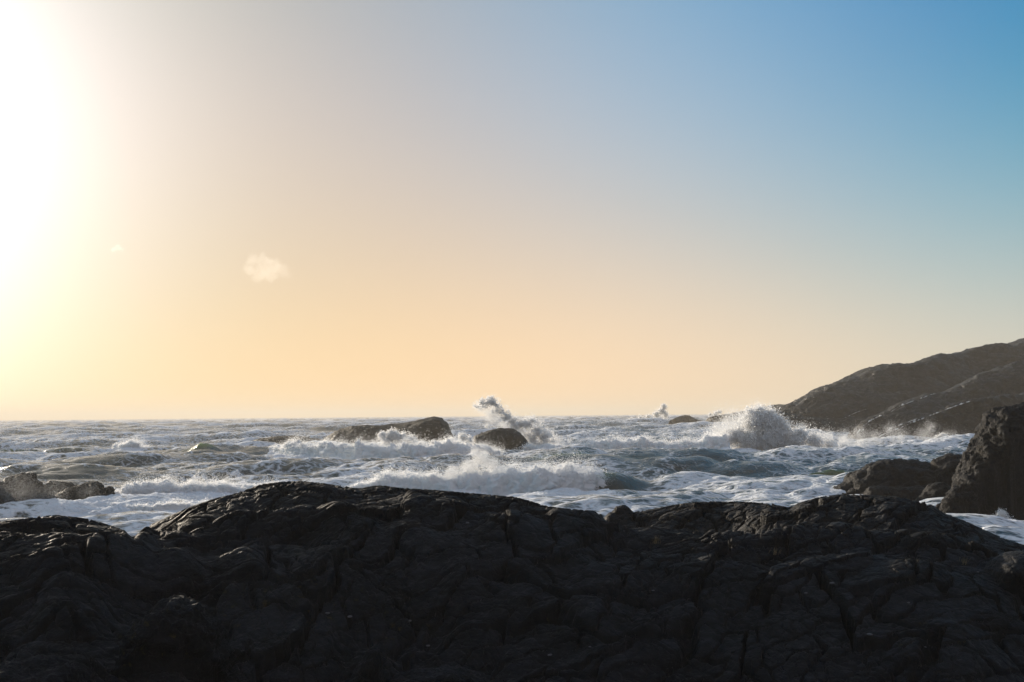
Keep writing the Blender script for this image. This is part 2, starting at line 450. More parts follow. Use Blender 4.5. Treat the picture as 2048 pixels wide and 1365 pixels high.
Z += 0.022 * fbm2(sc_ * 1.2, (-0.6 * X + 0.8 * Y) * 5, 4, 51, ridged=True)
Z += 0.012 * fbm2(X * 4, Y * 4, 5, 61, gain=0.6) + 0.02 * fbm2(X * 1.6, Y * 1.6, 3, 63)
# the skyline of the rock seen against the sea
SIL = [(-900, 1100), (-500, 1075), (-200, 1052), (0, 1043), (60, 1036), (110, 1030), (165, 1036), (215, 1049), (250, 1061), (266, 1077), (272, 1070), (288, 1056), (330, 1036), (380, 1014), (430, 997), (480, 985), (520, 969), (560, 964),
       (600, 962), (650, 967), (690, 974), (720, 977), (745, 972), (765, 971), (800, 976), (880, 981), (960, 988), (1030, 994), (1060, 1002), (1090, 1012), (1140, 1018), (1200, 1023), (1260, 1026), (1290, 1021), (1340, 1011),
       (1380, 1005), (1430, 1003), (1500, 1004), (1540, 1008), (1580, 1015), (1600, 1005), (1640, 994), (1680, 989), (1730, 990), (1790, 993), (1840, 1003), (1870, 1013), (1885, 1025), (1930, 1042), (1970, 1060), (2010, 1078), (2048, 1090), (2300, 1120), (2800, 1160)]
sd = ray([p[0] for p in SIL], [p[1] for p in SIL])
s_az = np.arctan2(sd[:, 0], sd[:, 1]); s_sl = sd[:, 2] / np.hypot(sd[:, 0], sd[:, 1])
tgt = np.interp(az, s_az, s_sl)
for it in range(3):
    E = (Z - H) / RR
    j = np.argmax(np.where(RR > 14, E, -9), axis=1)
    rj = np.array(rr)[j]; dl = (tgt - E[np.arange(NA), j]) * rj
    rj = blur1(rj, 8); dl = blur1(dl, 2.0)
    Z += dl[:, None] * np.exp(-((RR - rj[:, None]) / 2.6) ** 2)
v = np.stack([X, Y, Z], -1).reshape(-1, 3)
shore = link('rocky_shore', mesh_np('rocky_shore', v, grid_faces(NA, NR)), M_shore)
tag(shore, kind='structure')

def ground_hit(px, py):
    v = ray(px, py); a0 = math.atan2(v[0], v[1]); sl_ = v[2] / math.hypot(v[0], v[1])
    ia = int(np.clip(np.searchsorted(az, a0), 0, NA - 1))
    hit = int(np.argmax(((Z[ia] - H) / rr > sl_) & (rr > 11)))
    return float(rr[hit] * math.cos(a0)), float(Z[ia, hit])


# ------------------------------------------------------------------ lofted rocks
def rock_loft(parts, name, mat_, seed=0):
    """parts: list of dict(sil, d, depth, n, m, amp, scale); returns mesh with origin at its base"""
    V, Fc, off = [], [], 0
    for k, q in enumerate(parts):
        sil = q['sil']; n, m = q.get('n', 200), q.get('m', 110)
        px = np.array([s[0] for s in sil], float); py = np.array([s[1] for s in sil], float)
        L = np.concatenate([[0], np.cumsum(np.hypot(np.diff(px), np.diff(py)))])
        t = np.linspace(0, L[-1], n)
        px, py = np.interp(t, L, px), np.interp(t, L, py)
        d = q['d'] if np.isscalar(q['d']) else np.interp(px, [a[0] for a in q['d']], [a[1] for a in q['d']])
        top = W(px, py, np.full(n, 1.0) * d)
        zb = q.get('zb', -1.5)
        hgt = np.maximum(top[:, 2] - zb, 0.02)
        ph = np.linspace(0, np.pi, m)
        e1 = q.get('front', 0.75)
        fr = np.where(ph < np.pi / 2, e1, 0.6)
        pro = np.sin(ph) ** fr
        if 'crest' in q: pro = np.where(ph < np.pi / 2, (1 - np.abs(np.cos(ph)) ** q['crest']) ** 0.9, pro)
        zz = zb + hgt[:, None] * pro[None, :]
        dep = q['depth'] * np.clip(hgt / hgt.max(), q.get('dmin', 0.12), 1) ** 0.5
        yy = top[:, 1:2] - dep[:, None] * np.cos(ph)[None, :] * np.where(ph < np.pi / 2, 1.0, q.get('back', 1.0))[None, :]
        xx = top[:, 0:1] + 0 * yy
        yy = yy + q.get('wob', 0.25) * q['depth'] * fbm2(xx / q['depth'] * 1.3 + seed, zz / q['depth'] * 1.3, 3, seed + k)
        G = np.stack([xx, yy, zz], -1)
        N = grid_normals(G); N *= np.sign((N[:, m // 2, 2].mean()) or 1)
        s = q.get('scale', 1.0); A = q.get('amp', 0.2)
        P = G.copy()
        P[..., 2] *= 1.3
        disp = A * (fbm3(P, 0.35 / s, 5, seed + 3 * k, 0.55) * 1.2 - 0.5 * np.maximum(0, fbm3(P, 0.6 / s, 3, seed + 40 + k, 0.5, 'ridge') - 0.35) * 2)
        dd = P[..., 0] * 0.5 - P[..., 2] * 0.85 + 0.6 * fbm3(P, 0.25 / s, 2, seed + 9) * s
        disp += A * q.get('fine', 0.35) * fbm3(P, 2.2 / s, 4, seed + 90, 0.65, 'ridge')
        disp += A * 0.45 * (fbm2(dd / s * 1.1, P[..., 1] / s * 0.15 + P[..., 0] * .12 / s, 4, seed + 70, ridged=True))
        w_ = np.sin(ph)[None, :] ** 0.5
        G = G + N * (disp * (0.25 + 0.75 * w_))[..., None]
        V.append(G.reshape(-1, 3)); Fc.append(grid_faces(n, m) + off); off += n * m
    V = np.concatenate(V); b = np.array([V[:, 0].mean(), V[:, 1].mean(), 0.0])
    return link(name, mesh_np(name, V - b, np.concatenate(Fc)), mat_, None, tuple(b))


head = rock_loft([
    dict(sil=[(1530, 850), (1545, 838), (1562, 826), (1600, 812), (1610, 806), (1622, 798), (1642, 787), (1665, 774), (1682, 768), (1703, 759), (1740, 746), (1768, 737), (1800, 733), (1830, 731), (1846, 724), (1860, 719), (1886, 710), (1922, 706), (1946, 704), (1960, 697), (2000, 693), (2026, 692), (2048, 684), (2200, 640), (2500, 600), (2800, 650)],
         d=[(1530, 292), (2048, 335), (2800, 420)], depth=44, crest=1.25, fine=0.55, n=520, m=150, amp=1.2, scale=6, front=0.9, back=1.5),
    dict(sil=[(1690, 893), (1702, 884), (1716, 867), (1735, 848), (1755, 836), (1772, 828), (1800, 813), (1846, 797), (1868, 789), (1900, 788), (1930, 774), (1960, 757), (2000, 739), (2048, 725), (2200, 690), (2500, 640), (2800, 700)],
         d=[(1690, 244), (2048, 268), (2800, 330)], depth=28, crest=1.3, fine=0.55, n=420, m=140, amp=1.0, scale=5, front=0.85),
    dict(sil=[(1736, 896), (1757, 878), (1776, 866), (1812, 852), (1862, 832), (1902, 816), (1942, 803), (1990, 794), (2048, 790), (2200, 750), (2500, 700), (2800, 760)],
         d=[(1736, 216), (2048, 232), (2800, 290)], depth=12, crest=1.4, fine=0.55, n=420, m=140, amp=0.8, scale=4, front=0.6),
    dict(sil=[(1555, 850), (1580, 838), (1620, 836), (1655, 843), (1690, 856), (1712, 875), (1725, 893)], d=262, depth=10, crest=1.4, fine=0.55, n=200, m=100, amp=0.7, scale=4),
], 'headland', M_head, 5)
tag(head, kind='structure')

ROCKS = [
    ('long dark two-humped rock rising behind the breaking waves', [dict(sil=[(640, 893), (655, 874), (680, 860), (708, 851), (745, 852), (790, 850), (825, 845), (848, 838), (868, 835), (884, 838), (895, 848), (903, 866), (912, 893)], d=238, depth=9, amp=0.35, scale=3)]),
    ('smooth domed rock with spray bursting over it', [dict(sil=[(932, 905), (940, 882), (952, 872), (972, 864), (1000, 858), (1025, 859), (1040, 866), (1051, 878), (1060, 893), (1072, 912)], d=182, depth=4.5, amp=0.22, scale=2.2)]),
    ('low smooth slab awash left of the two-humped rock', [dict(sil=[(470, 896), (485, 887), (520, 879), (560, 873), (600, 872), (640, 878), (665, 892)], d=242, depth=7, amp=0.25, scale=3)]),
    ('angular brown rock, tallest of the cluster at the left edge', [dict(sil=[(-22, 1010), (-10, 978), (4, 962), (24, 950), (44, 947), (58, 951), (68, 950), (78, 968), (84, 985), (92, 1000), (108, 1018)], d=77, depth=1.9, amp=0.28, scale=0.8)]),
    ('brown rock cut off by the left edge of the view', [dict(sil=[(-120, 1015), (-90, 960), (-50, 946), (-8, 962), (8, 985), (18, 1005), (26, 1020)], d=74, depth=1.8, amp=0.25, scale=0.8)]),
    ('long low rock sloping into foam beside the left cluster', [dict(sil=[(104, 1015), (116, 990), (130, 980), (160, 974), (176, 967), (190, 963), (200, 970), (206, 978), (218, 975), (222, 990)], d=79, depth=1.8, amp=0.2, scale=0.7)]),
    ('flat foam-washed rock behind the left cluster', [dict(sil=[(76, 990), (88, 972), (100, 964), (120, 967), (140, 968), (156, 974), (170, 988)], d=86, depth=1.6, amp=0.2, scale=0.7)]),
    ('small pointed rock at the foot of the tallest left rock', [dict(sil=[(74, 1034), (90, 996), (102, 989), (114, 996), (126, 1012), (144, 1034)], d=75.5, depth=1.1, amp=0.15, scale=0.6, n=120, m=70)]),
    ('low rounded dark rock below the tall crag, awash on its sea side', [
        dict(sil=[(1640, 1020), (1655, 988), (1675, 976), (1697, 967), (1703, 952), (1716, 944), (1735, 933), (1762, 925), (1800, 921), (1845, 926), (1880, 931), (1905, 960), (1915, 1010)], d=76, depth=3.2, amp=0.3, scale=0.9),
        dict(sil=[(1850, 960), (1868, 924), (1882, 915), (1905, 912), (1925, 917), (1940, 940), (1950, 990)], d=75, depth=2, amp=0.25, scale=0.8, n=120, m=80),
        dict(sil=[(1725, 1010), (1738, 976), (1752, 973), (1800, 974), (1855, 977), (1872, 1000)], d=72, depth=1.2, amp=0.15, scale=0.7, n=140, m=80),
        dict(sil=[(1820, 1020), (1850, 985), (1862, 970), (1885, 965), (1900, 975), (1910, 1020)], d=70, depth=1.2, amp=0.15, scale=0.7, n=140, m=80)]),
    ('tall black crag rising at the right edge of the view', [
        dict(sil=[(1888, 1040), (1892, 1014), (1902, 1000), (1904, 984), (1915, 976), (1919, 954), (1931, 944), (1936, 918), (1947, 908), (1951, 890), (1965, 880), (1973, 864), (1976, 858), (1977, 840), (1985, 834), (1990, 823), (2004, 817), (2030, 815), (2060, 816), (2140, 800), (2260, 830), (2340, 900), (2380, 1040)], d=[(1888, 62.0), (1976, 63.2), (2060, 65.6), (2260, 71), (2380, 72)], depth=2.6, n=420, m=180, amp=0.36, fine=1.1, scale=2.2, front=0.12, wob=0.22, dmin=0.5),
        dict(sil=[(1885, 1040), (1893, 1000), (1905, 978), (1930, 970), (1955, 975), (1975, 1000), (1985, 1040)], d=[(1885, 60.2), (1985, 61.5)], depth=0.9, fine=0.8, n=160, m=90, amp=0.2, scale=0.7, front=0.5)]),
    ('small distant skerry left of the far headland tip', [dict(sil=[(1340, 842), (1352, 837), (1363, 833), (1372, 830), (1380, 832), (1390, 837), (1404, 842)], d=560, depth=8, amp=0.8, scale=5, crest=1.3, n=120, m=60)]),
    ('long distant skerry behind the tall burst of spray', [dict(sil=[(1412, 848), (1422, 838), (1440, 832), (1460, 829), (1485, 824), (1520, 820), (1545, 826), (1560, 846)], d=480, depth=16, amp=1.0, scale=5, crest=1.3, n=200, m=60)]),
    ('faint far ridge beyond the headland tip', [dict(sil=[(1500, 832), (1520, 819), (1545, 813), (1565, 811), (1590, 812), (1620, 812), (1680, 818), (1720, 832)], d=700, depth=40, amp=1.2, scale=12, n=160, m=60)]),
]
rock_objs = []
for k, (lab, parts) in enumerate(ROCKS):
    o = rock_loft(parts, 'crag' if 'crag rising' in lab else 'sea_rock', M_shore if 'crag' in lab else M_sea_rock, 11 + 5 * k)
    tag(o, lab, 'rock'); rock_objs.append(o)

BOULDERS = [
    ('small dark rounded boulder perched on the skyline of the shore, left of the right-hand ridges', (1245, 1031), [(1216, 1040), (1227, 1024), (1233, 1014), (1240, 1012), (1247, 1011), (1255, 1014), (1263, 1023), (1276, 1040)], 0.3, 0.05, 0.0),
    ('dark boulder cut off by the right edge of the view, below the foaming cove', (2040, 1160), [(1972, 1180), (1984, 1140), (1996, 1122), (2014, 1110), (2040, 1104), (2070, 1105), (2105, 1112), (2130, 1130), (2145, 1180)], 0.7, 0.05, 0.0),
    ('rounded grey boulder split by a crack, low on the left of the dark shore', (350, 1320), [(236, 1345), (246, 1300), (262, 1268), (290, 1240), (322, 1214), (352, 1204), (382, 1210), (412, 1226), (436, 1256), (450, 1296), (462, 1345)], 0.55, 0.14, 0.0),
    ('craggy low boulder in the bottom left corner of the view', (80, 1372), [(-60, 1400), (-20, 1352), (20, 1342), (60, 1337), (98, 1330), (128, 1334), (158, 1346), (186, 1368), (196, 1400)], 0.5, 0.12, 0.0),
    ('angular boulder at the bottom edge just right of the split boulder', (345, 1376), [(284, 1396), (298, 1360), (316, 1346), (340, 1340), (362, 1341), (388, 1352), (408, 1372), (416, 1396)], 0.35, 0.10, 0.0),
    ('tilted slab of rock among the rubble at the bottom, left of the middle', (735, 1352), [(690, 1385), (706, 1352), (722, 1328), (738, 1306), (752, 1292), (760, 1300), (764, 1330), (770, 1385)], 0.3, 0.06, 0.0),
    ('wide flat rock on the bottom edge near the middle of the view', (880, 1372), [(770, 1395), (800, 1358), (840, 1346), (890, 1340), (940, 1345), (985, 1360), (1010, 1395)], 0.4, 0.10, 0.0),
]
for k, (lab, (bx, by), sil, dep, amp, _) in enumerate(BOULDERS):
    d, zg = ground_hit(bx, by)
    d += 0.45 if 'skyline' in lab else -0.1
    px_ = [q[0] for q in sil]
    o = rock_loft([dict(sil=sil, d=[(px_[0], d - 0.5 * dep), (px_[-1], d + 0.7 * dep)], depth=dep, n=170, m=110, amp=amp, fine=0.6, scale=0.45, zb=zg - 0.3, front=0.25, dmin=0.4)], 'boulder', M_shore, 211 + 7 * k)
    o.location.z = 0.0
    tag(o, lab, 'boulder')

M_pebble, T = mat('pale_stone')
geo_ = T.n('ShaderNodeNewGeometry'); gb = T.n('ShaderNodeBsdfPrincipled'); gb.inputs['Roughness'].default_value = 0.8
T.l(T.mix(T.noise(geo_.outputs['Position'], 30, 4).outputs['Fac'], col(0.05, 0.05, 0.055), col(0.13, 0.13, 0.14)), gb.inputs['Base Color'])
go_ = T.n('ShaderNodeOutputMaterial'); T.l(gb.outputs[0], go_.inputs[0])
ico = np.array([(math.sin(a_) * math.cos(b_), math.sin(a_) * math.sin(b_), math.cos(a_)) for a_ in np.linspace(0.01, np.pi - 0.01, 9) for b_ in np.linspace(0, 2 * np.pi, 12, endpoint=False)])
for k, (px, py) in enumerate([(1306, 1187), (1664, 1170), (1817, 1208), (1851, 1300), (1612, 1192), (1956, 1146), (935, 1048), (820, 1250), (856, 1294), (655, 1232), (588, 1262), (1100, 1312), (1480, 1330), (700, 1238), (1180, 1296), (1740, 1285)]):
    r = np.random.default_rng(600 + k); d, zg = ground_hit(px, py); b0 = W(px, py, d)
    V = ico * r.uniform(0.014, 0.034) * np.array([1.5, 1.0, 0.55]) * (1 + 0.25 * fbm3(ico + k, 1.3, 3, 600 + k))[:, None]
    a_ = r.uniform(0, 3.1); V = V @ np.array([[math.cos(a_), -math.sin(a_), 0], [math.sin(a_), math.cos(a_), 0], [0, 0, 1]])
    tag(link('pale_stone', mesh_np('pale_stone', V, grid_faces(9, 12, True)), M_pebble, None, (float(b0[0]), float(b0[1]), zg + 0.012)),
        'small pale stone lying loose on the dark shore rock', 'stone', 'small pale stones on the dark rock')

M_grass, T = mat('dry_grass')
gb = T.n('ShaderNodeBsdfPrincipled'); gb.inputs['Base Color'].default_value = col(0.16, 0.12, 0.055); gb.inputs['Roughness'].default_value = 0.6
go_ = T.n('ShaderNodeOutputMaterial'); T.l(gb.outputs[0], go_.inputs[0])
for k, (px, py, nb_, lab) in enumerate([(1312, 1086, 34, 'thin dry grass tuft in a rock cleft, nearest the middle of the view'), (1548, 1108, 26, 'sparse dry grass tuft on the dark slope below the right-hand ridges'), (1926, 1128, 22, 'dry grass tuft in the cleft left of the right-edge boulder')]):
    r = np.random.default_rng(300 + k); d, zg = ground_hit(px, py); b0 = W(px, py, d)
    V, Fc = [], []
    for q in range(nb_):
        x, y = r.normal(0, 0.05), r.normal(0, 0.03); hgt = r.uniform(0.07, 0.17); lean = r.normal(0.03, 0.035); wd_ = r.uniform(0.002, 0.004)
        for t_ in (0, 0.5, 1.0):
            w3 = wd_ * (1 - 0.85 * t_)
            for a_ in (0, 2.1, 4.2): V.append((x + lean * t_ ** 1.6 + w3 * math.cos(a_), y + w3 * math.sin(a_), hgt * t_ - 0.03))
        o_ = q * 9
        for lv in (0, 3):
            for i_ in range(3): Fc.append((o_ + lv + i_, o_ + lv + (i_ + 1) % 3, o_ + lv + 3 + (i_ + 1) % 3, o_ + lv + 3 + i_))
    o = link('grass_tuft', mesh_np('grass_tuft', np.array(V), np.array(Fc), False), M_grass, None, (float(b0[0]), float(b0[1]), zg))
    tag(o, lab, 'grass', 'dry grass tufts in the rock clefts')

# pale strips along the headland ledges: draining water plus painted-in sunlit glints
from mathutils.bvhtree import BVHTree
_hv = np.empty(len(head.data.vertices) * 3, np.float32); head.data.vertices.foreach_get('co', _hv)
_hv = _hv.reshape(-1, 3) + np.array(head.location)
_hf = np.empty(len(head.data.loops), np.int32); head.data.loops.foreach_get('vertex_index', _hf)
HB = BVHTree.FromPolygons(_hv.tolist(), _hf.reshape(-1, 4).tolist())


def head_hit(px, py):
    v = ray(px, py); v = v / np.linalg.norm(v)
    h_ = HB.ray_cast((0, 0, H), tuple(v))[0]
    return None if h_ is None else np.array(h_) - v * 0.10


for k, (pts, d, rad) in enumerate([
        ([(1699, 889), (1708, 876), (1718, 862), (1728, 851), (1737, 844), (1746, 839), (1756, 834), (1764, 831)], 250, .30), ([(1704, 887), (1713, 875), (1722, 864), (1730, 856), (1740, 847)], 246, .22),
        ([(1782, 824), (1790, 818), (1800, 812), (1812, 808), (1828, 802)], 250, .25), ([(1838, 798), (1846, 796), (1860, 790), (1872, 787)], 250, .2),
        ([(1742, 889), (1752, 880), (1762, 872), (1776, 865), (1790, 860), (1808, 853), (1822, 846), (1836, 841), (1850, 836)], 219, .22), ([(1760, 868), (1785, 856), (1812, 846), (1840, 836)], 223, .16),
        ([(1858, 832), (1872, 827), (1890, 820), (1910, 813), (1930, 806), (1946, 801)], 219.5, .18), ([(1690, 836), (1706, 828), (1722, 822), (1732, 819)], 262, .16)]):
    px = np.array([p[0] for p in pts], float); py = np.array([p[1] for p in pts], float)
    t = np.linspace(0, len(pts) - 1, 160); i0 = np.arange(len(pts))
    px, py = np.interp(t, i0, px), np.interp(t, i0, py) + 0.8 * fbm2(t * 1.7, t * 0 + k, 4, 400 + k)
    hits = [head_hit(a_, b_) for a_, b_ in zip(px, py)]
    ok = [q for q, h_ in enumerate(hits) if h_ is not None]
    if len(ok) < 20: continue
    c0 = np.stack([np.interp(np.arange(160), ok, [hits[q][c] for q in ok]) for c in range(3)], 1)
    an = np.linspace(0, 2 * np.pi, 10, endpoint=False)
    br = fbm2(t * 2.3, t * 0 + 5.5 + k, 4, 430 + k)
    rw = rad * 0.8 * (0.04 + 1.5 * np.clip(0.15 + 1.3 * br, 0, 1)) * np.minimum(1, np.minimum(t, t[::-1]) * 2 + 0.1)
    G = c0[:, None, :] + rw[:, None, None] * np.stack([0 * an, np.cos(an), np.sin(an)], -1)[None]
    link('trickle_glint', mesh_np('trickle_glint', (G - np.array(head.location)).reshape(-1, 3), grid_faces(160, 10, True)), M_foam, head)

# ------------------------------------------------------------------ sea surface
def spectrum(L, N, lmin, lmax, rms, seed, wdir, spread=2.0, lam0=45.0, slope=3.6):
    k1 = np.fft.fftfreq(N, 1.0 / N) * 2 * np.pi / L
    kx, ky = np.meshgrid(k1, k1, indexing='ij'); k = np.hypot(kx, ky); k[0, 0] = 1e-6
    lam = 2 * np.pi / k
    cosd = (kx * wdir[0] + ky * wdir[1]) / k
    S = np.exp(-1.0 / (k * lam0 / (2 * np.pi)) ** 2) / k ** slope * (0.06 + np.abs(cosd) ** (2 * spread))
    S = S * sstep(lmin * 0.8, lmin * 1.2, lam) * sstep(lmax * 1.15, lmax * 0.85, lam)
    S[0, 0] = 0
    g = np.random.default_rng(seed)
    h = (g.normal(size=(N, N)) + 1j * g.normal(size=(N, N))) * np.sqrt(S)
    z = np.fft.ifft2(h); sc0 = rms / z.real.std(); h *= sc0
    z = np.fft.ifft2(h).real
    dx = np.fft.ifft2(-1j * kx / k * h).real; dy = np.fft.ifft2(-1j * ky / k * h).real
    dxx = np.fft.ifft2(kx * kx / k * h).real; dyy = np.fft.ifft2(ky * ky / k * h).real; dxy = np.fft.ifft2(kx * ky / k * h).real
    return L, N, np.stack([z, dx, dy, dxx, dyy, dxy], -1)


def tile(S, x, y):
    L, N, A = S
    u = (x / L * N) % N; v = (y / L * N) % N
    i = np.floor(u).astype(int) % N; j = np.floor(v).astype(int) % N; fu = (u - np.floor(u))[..., None]; fv = (v - np.floor(v))[..., None]
    i1, j1 = (i + 1) % N, (j + 1) % N
    return (A[i, j] * (1 - fu) + A[i1, j] * fu) * (1 - fv) + (A[i, j1] * (1 - fu) + A[i1, j1] * fu) * fv


wd = np.array([0.32, -0.95]); wd /= np.linalg.norm(wd)
S1 = spectrum(467, 512, 11, 160, 0.78, 4, wd, 7.0, 42)
S2 = spectrum(101, 512, 0.9, 11, 0.20, 9, wd, 1.8, 30, 3.9)

NA2, NR2 = 1500, 1500
az2 = np.radians(np.linspace(-46, 46, NA2)); rr2 = np.geomspace(30, 9000, NR2)
# more rings where breakers stand
AZ2, RR2 = np.meshgrid(az2, rr2, indexing='ij')
X2, Y2 = RR2 * np.sin(AZ2), RR2 * np.cos(AZ2)
a1 = tile(S1, X2, Y2); a2 = tile(S2, X2 * 0.96 + Y2 * 0.28, -X2 * 0.28 + Y2 * 0.96)
f1 = 0.75 + 0.25 * sstep(50, 110, RR2) + 0.5 * sstep(200, 800, RR2)
f2 = sstep(900, 250, RR2)
a1 = a1 * f1[..., None]; a2 = a2 * f2[..., None]
CH = 1.15
Zs = a1[..., 0] + a2[..., 0]
c_, s_ = 0.96, 0.28
dX = CH * (a1[..., 1] + c_ * a2[..., 1] - s_ * a2[..., 2]); dY = CH * (a1[..., 2] + s_ * a2[..., 1] + c_ * a2[..., 2])
J1 = 1 - CH * (a1[..., 3] + a2[..., 3] * 0.7) ; J2 = 1 - CH * (a1[..., 4] + a2[..., 4] * 0.7)
Jac = J1 * J2 - (CH * (a1[..., 5] + 0.7 * a2[..., 5])) ** 2

# breakers: crest line px, sea-level row of the foot, height in photo px
BREAKERS = dict(
    mid_left=[(540, 912, 12), (580, 918, 28), (640, 922, 34), (720, 926, 34), (800, 928, 33), (880, 928, 36), (950, 926, 32), (1000, 924, 16)],
    near=[(700, 992, 14), (745, 992, 34), (790, 992, 48), (840, 993, 42), (900, 994, 38), (960, 995, 36), (1030, 995, 42), (1080, 995, 48), (1120, 994, 56), (1150, 993, 55), (1185, 990, 42), (1215, 987, 24)],
    mid_right=[(1060, 909, 8), (1120, 910, 14), (1180, 911, 22), (1230, 911, 28), (1270, 911, 29), (1330, 911, 24), (1400, 911, 25), (1460, 911, 32)],
    left=[(110, 1010, 8), (170, 1010, 18), (240, 1008, 24), (300, 1006, 34), (340, 1006, 26), (400, 1005, 32), (450, 1004, 34), (510, 1003, 30), (560, 1002, 18)],
    left_front=[(120, 1022, 6), (200, 1024, 10), (300, 1026, 14), (380, 1024, 16), (470, 1022, 14), (540, 1020, 8)],
    small=[(225, 909, 8), (245, 910, 20), (262, 910, 22), (285, 909, 12), (300, 908, 4)],
)
BW = {}
for nm, pts in BREAKERS.items():
    P = []
    for (px, py, hp) in pts:
        d = sea_dist(px, py); q = W(px, py, d); P.append((q[0], q[1], hp * d / F))
    BW[nm] = np.array(P)
SWELLS = dict(   # unbroken faces: px, row of the foot, height px, steepness
    green_peak=[(300, 917, 6), (340, 917, 12), (375, 917, 20), (395, 917, 29), (415, 917, 22), (445, 916, 10), (480, 915, 4)],
    shoulder=[(1120, 992, 50), (1160, 992, 54), (1200, 990, 44), (1240, 988, 34), (1280, 984, 22), (1330, 982, 14), (1380, 980, 8)],
    back_swell=[(990, 945, 10), (1060, 945, 18), (1130, 945, 24), (1180, 944, 22), (1260, 943, 16), (1400, 941, 14), (1500, 941, 8)],
    far_left_a=[(-60, 917, 14), (0, 917, 22), (50, 915, 16), (90, 913, 14), (140, 912, 14), (200, 912, 8)],
    far_left_b=[(20, 945, 8), (80, 944, 16), (150, 943, 18), (200, 942, 8)],
    right_a=[(1560, 955, 6), (1620, 955, 16), (1680, 954, 22), (1740, 953, 18), (1800, 950, 8)],
    right_b=[(1340, 935, 8), (1400, 934, 14), (1480, 932, 10), (1540, 929, 16), (1580, 928, 8)],
)
SW = {}
for nm, pts in SWELLS.items():
    SW[nm] = np.array([(lambda d: (W(px, py, d)[0], W(px, py, d)[1], hp * d / F))(sea_dist(px, py)) for (px, py, hp) in pts])


def line_field(P, X, Y, jit, seed):
    """signed distance behind (+) / in front (-) of a crest line, and its height there"""
    yl = np.interp(X, P[:, 0], P[:, 1]); h = np.interp(X, P[:, 0], P[:, 2], left=0, right=0)
    yl = yl + jit * perlin2(X / 6.0, X * 0 + seed, seed)
    return Y - yl, h


facem = np.zeros_like(Zs); foam = np.zeros_like(Zs); thin = np.zeros_like(Zs); calm = np.zeros_like(Zs); bump = np.zeros_like(Zs)
for k, (nm, P) in enumerate(BW.items()):
    v_, h = line_field(P, X2, Y2, 0.8, 60 + k)
    hm = P[:, 2].max()
    wf, wb = 1.2 * hm, 3.5 * hm
    sh = np.where(v_ < 0.9 * hm, np.exp(-((v_ - 0.9 * hm) / wf) ** 2), np.exp(-((v_ - 0.9 * hm) / wb) ** 2))
    bump += h * 0.6 * sh; calm = np.maximum(calm, sh * (h > 0.02))
    on = sstep(0, 0.3 * hm, h)
    foam = np.maximum(foam, on * np.exp(-(np.minimum(v_ + 1.0, 0) / (4.5 * hm)) ** 2) * np.exp(-(np.maximum(v_, 0) / (7 * hm)) ** 2) * 0.95)
for k, (nm, P) in enumerate(SW.items()):
    v_, h = line_field(P, X2, Y2, 1.0, 80 + k)
    hm = P[:, 2].max()
    sh = np.where(v_ < 1.3 * hm, np.exp(-((v_ - 1.3 * hm) / (0.9 * hm)) ** 2), np.exp(-((v_ - 1.3 * hm) / (2.6 * hm)) ** 2))
    bump = np.maximum(bump, h * sh); calm = np.maximum(calm, 0.85 * sh * sstep(0, 0.3 * hm, h))
    thin = np.maximum(thin, sstep(0.35, 0.95, h * sh / hm) * sstep(0.3, 0.9, h / hm) * (1.0 if nm in ('green_peak', 'shoulder') else 0.45))
    fm = np.exp(-((v_ - 0.5 * hm) / (1.1 * hm)) ** 2) * sstep(0.12, 0.4, h / hm)
    if nm == 'shoulder': fm = fm * sstep(P[1, 0], P[2, 0] + 0.5, X2)
    facem = np.maximum(facem, fm * (1.0 if nm in ('green_peak', 'shoulder', 'back_swell') else 0.7))
    crest = np.exp(-((v_ - 1.6 * hm) / (0.35 * hm)) ** 2) * sstep(0.55, 0.95, h / hm)
    foam = np.maximum(foam, 0.7 * crest * (nm != 'shoulder'))
Zs = a1[..., 0] * (1 - 0.8 * calm) + a2[..., 0] * (1 - 0.3 * calm) + bump; dX *= (1 - 0.6 * calm); dY *= (1 - 0.6 * calm)

# white water: breaking crests, wash near the rocks, streaks drifting with the wind
drift = fbm2(X2 * 0.045 + Y2 * 0.01, Y2 * 0.02 - X2 * 0.006, 4, 101)
patch = fbm2(X2 * 0.16, Y2 * 0.10, 4, 103)
fj = sstep(0.62, 0.1, Jac) * sstep(-0.2, 0.6, Zs)
near = 0.22 * sstep(150, 60, RR2) + 0.10 * sstep(600, 150, RR2) + 0.10 + 0.19 * sstep(110, 260, RR2)  # far term adds pale foam to paint in the backlit sheen of distant water
bg = np.clip(near + 0.32 * drift + 0.22 * patch, 0, 1)
foam = np.maximum(foam, np.maximum(bg, fj * (0.55 + 0.35 * sstep(120, 260, RR2))))
WASH = [  # px, row, sideways px, depth m, amount
    (250, 1040, 420, 12, .95), (60, 1015, 150, 8, .9), (1700, 905, 170, 40, .95), (1850, 905, 160, 30, .95), (1560, 922, 160, 10, .75), (1420, 1005, 260, 7, .55), (1250, 1012, 240, 7, .7),
    (1000, 925, 120, 20, .95), (1980, 1060, 120, 14, .95), (1650, 985, 80, 10, .75), (1300, 918, 240, 12, .85), (760, 922, 240, 14, .8), (880, 905, 120, 50, .6), (1480, 912, 160, 20, .9)]
for (px, py, wpx, dm, am) in WASH:
    d = sea_dist(px, py); q = W(px, py, d)
    g_ = 0.74 * am * np.exp(-((X2 / Y2 * d - q[0]) / (wpx * d / F)) ** 2 - ((Y2 - q[1]) / dm) ** 2)
    foam = np.maximum(foam, g_ * (0.8 + 0.35 * patch) - 0.1 * (1 - calm) * (Jac > 1.1))
foam = np.clip(foam, 0, 1) * (1 - 0.85 * facem)
churn = sstep(0.35, 0.8, foam) * sstep(400, 150, RR2)
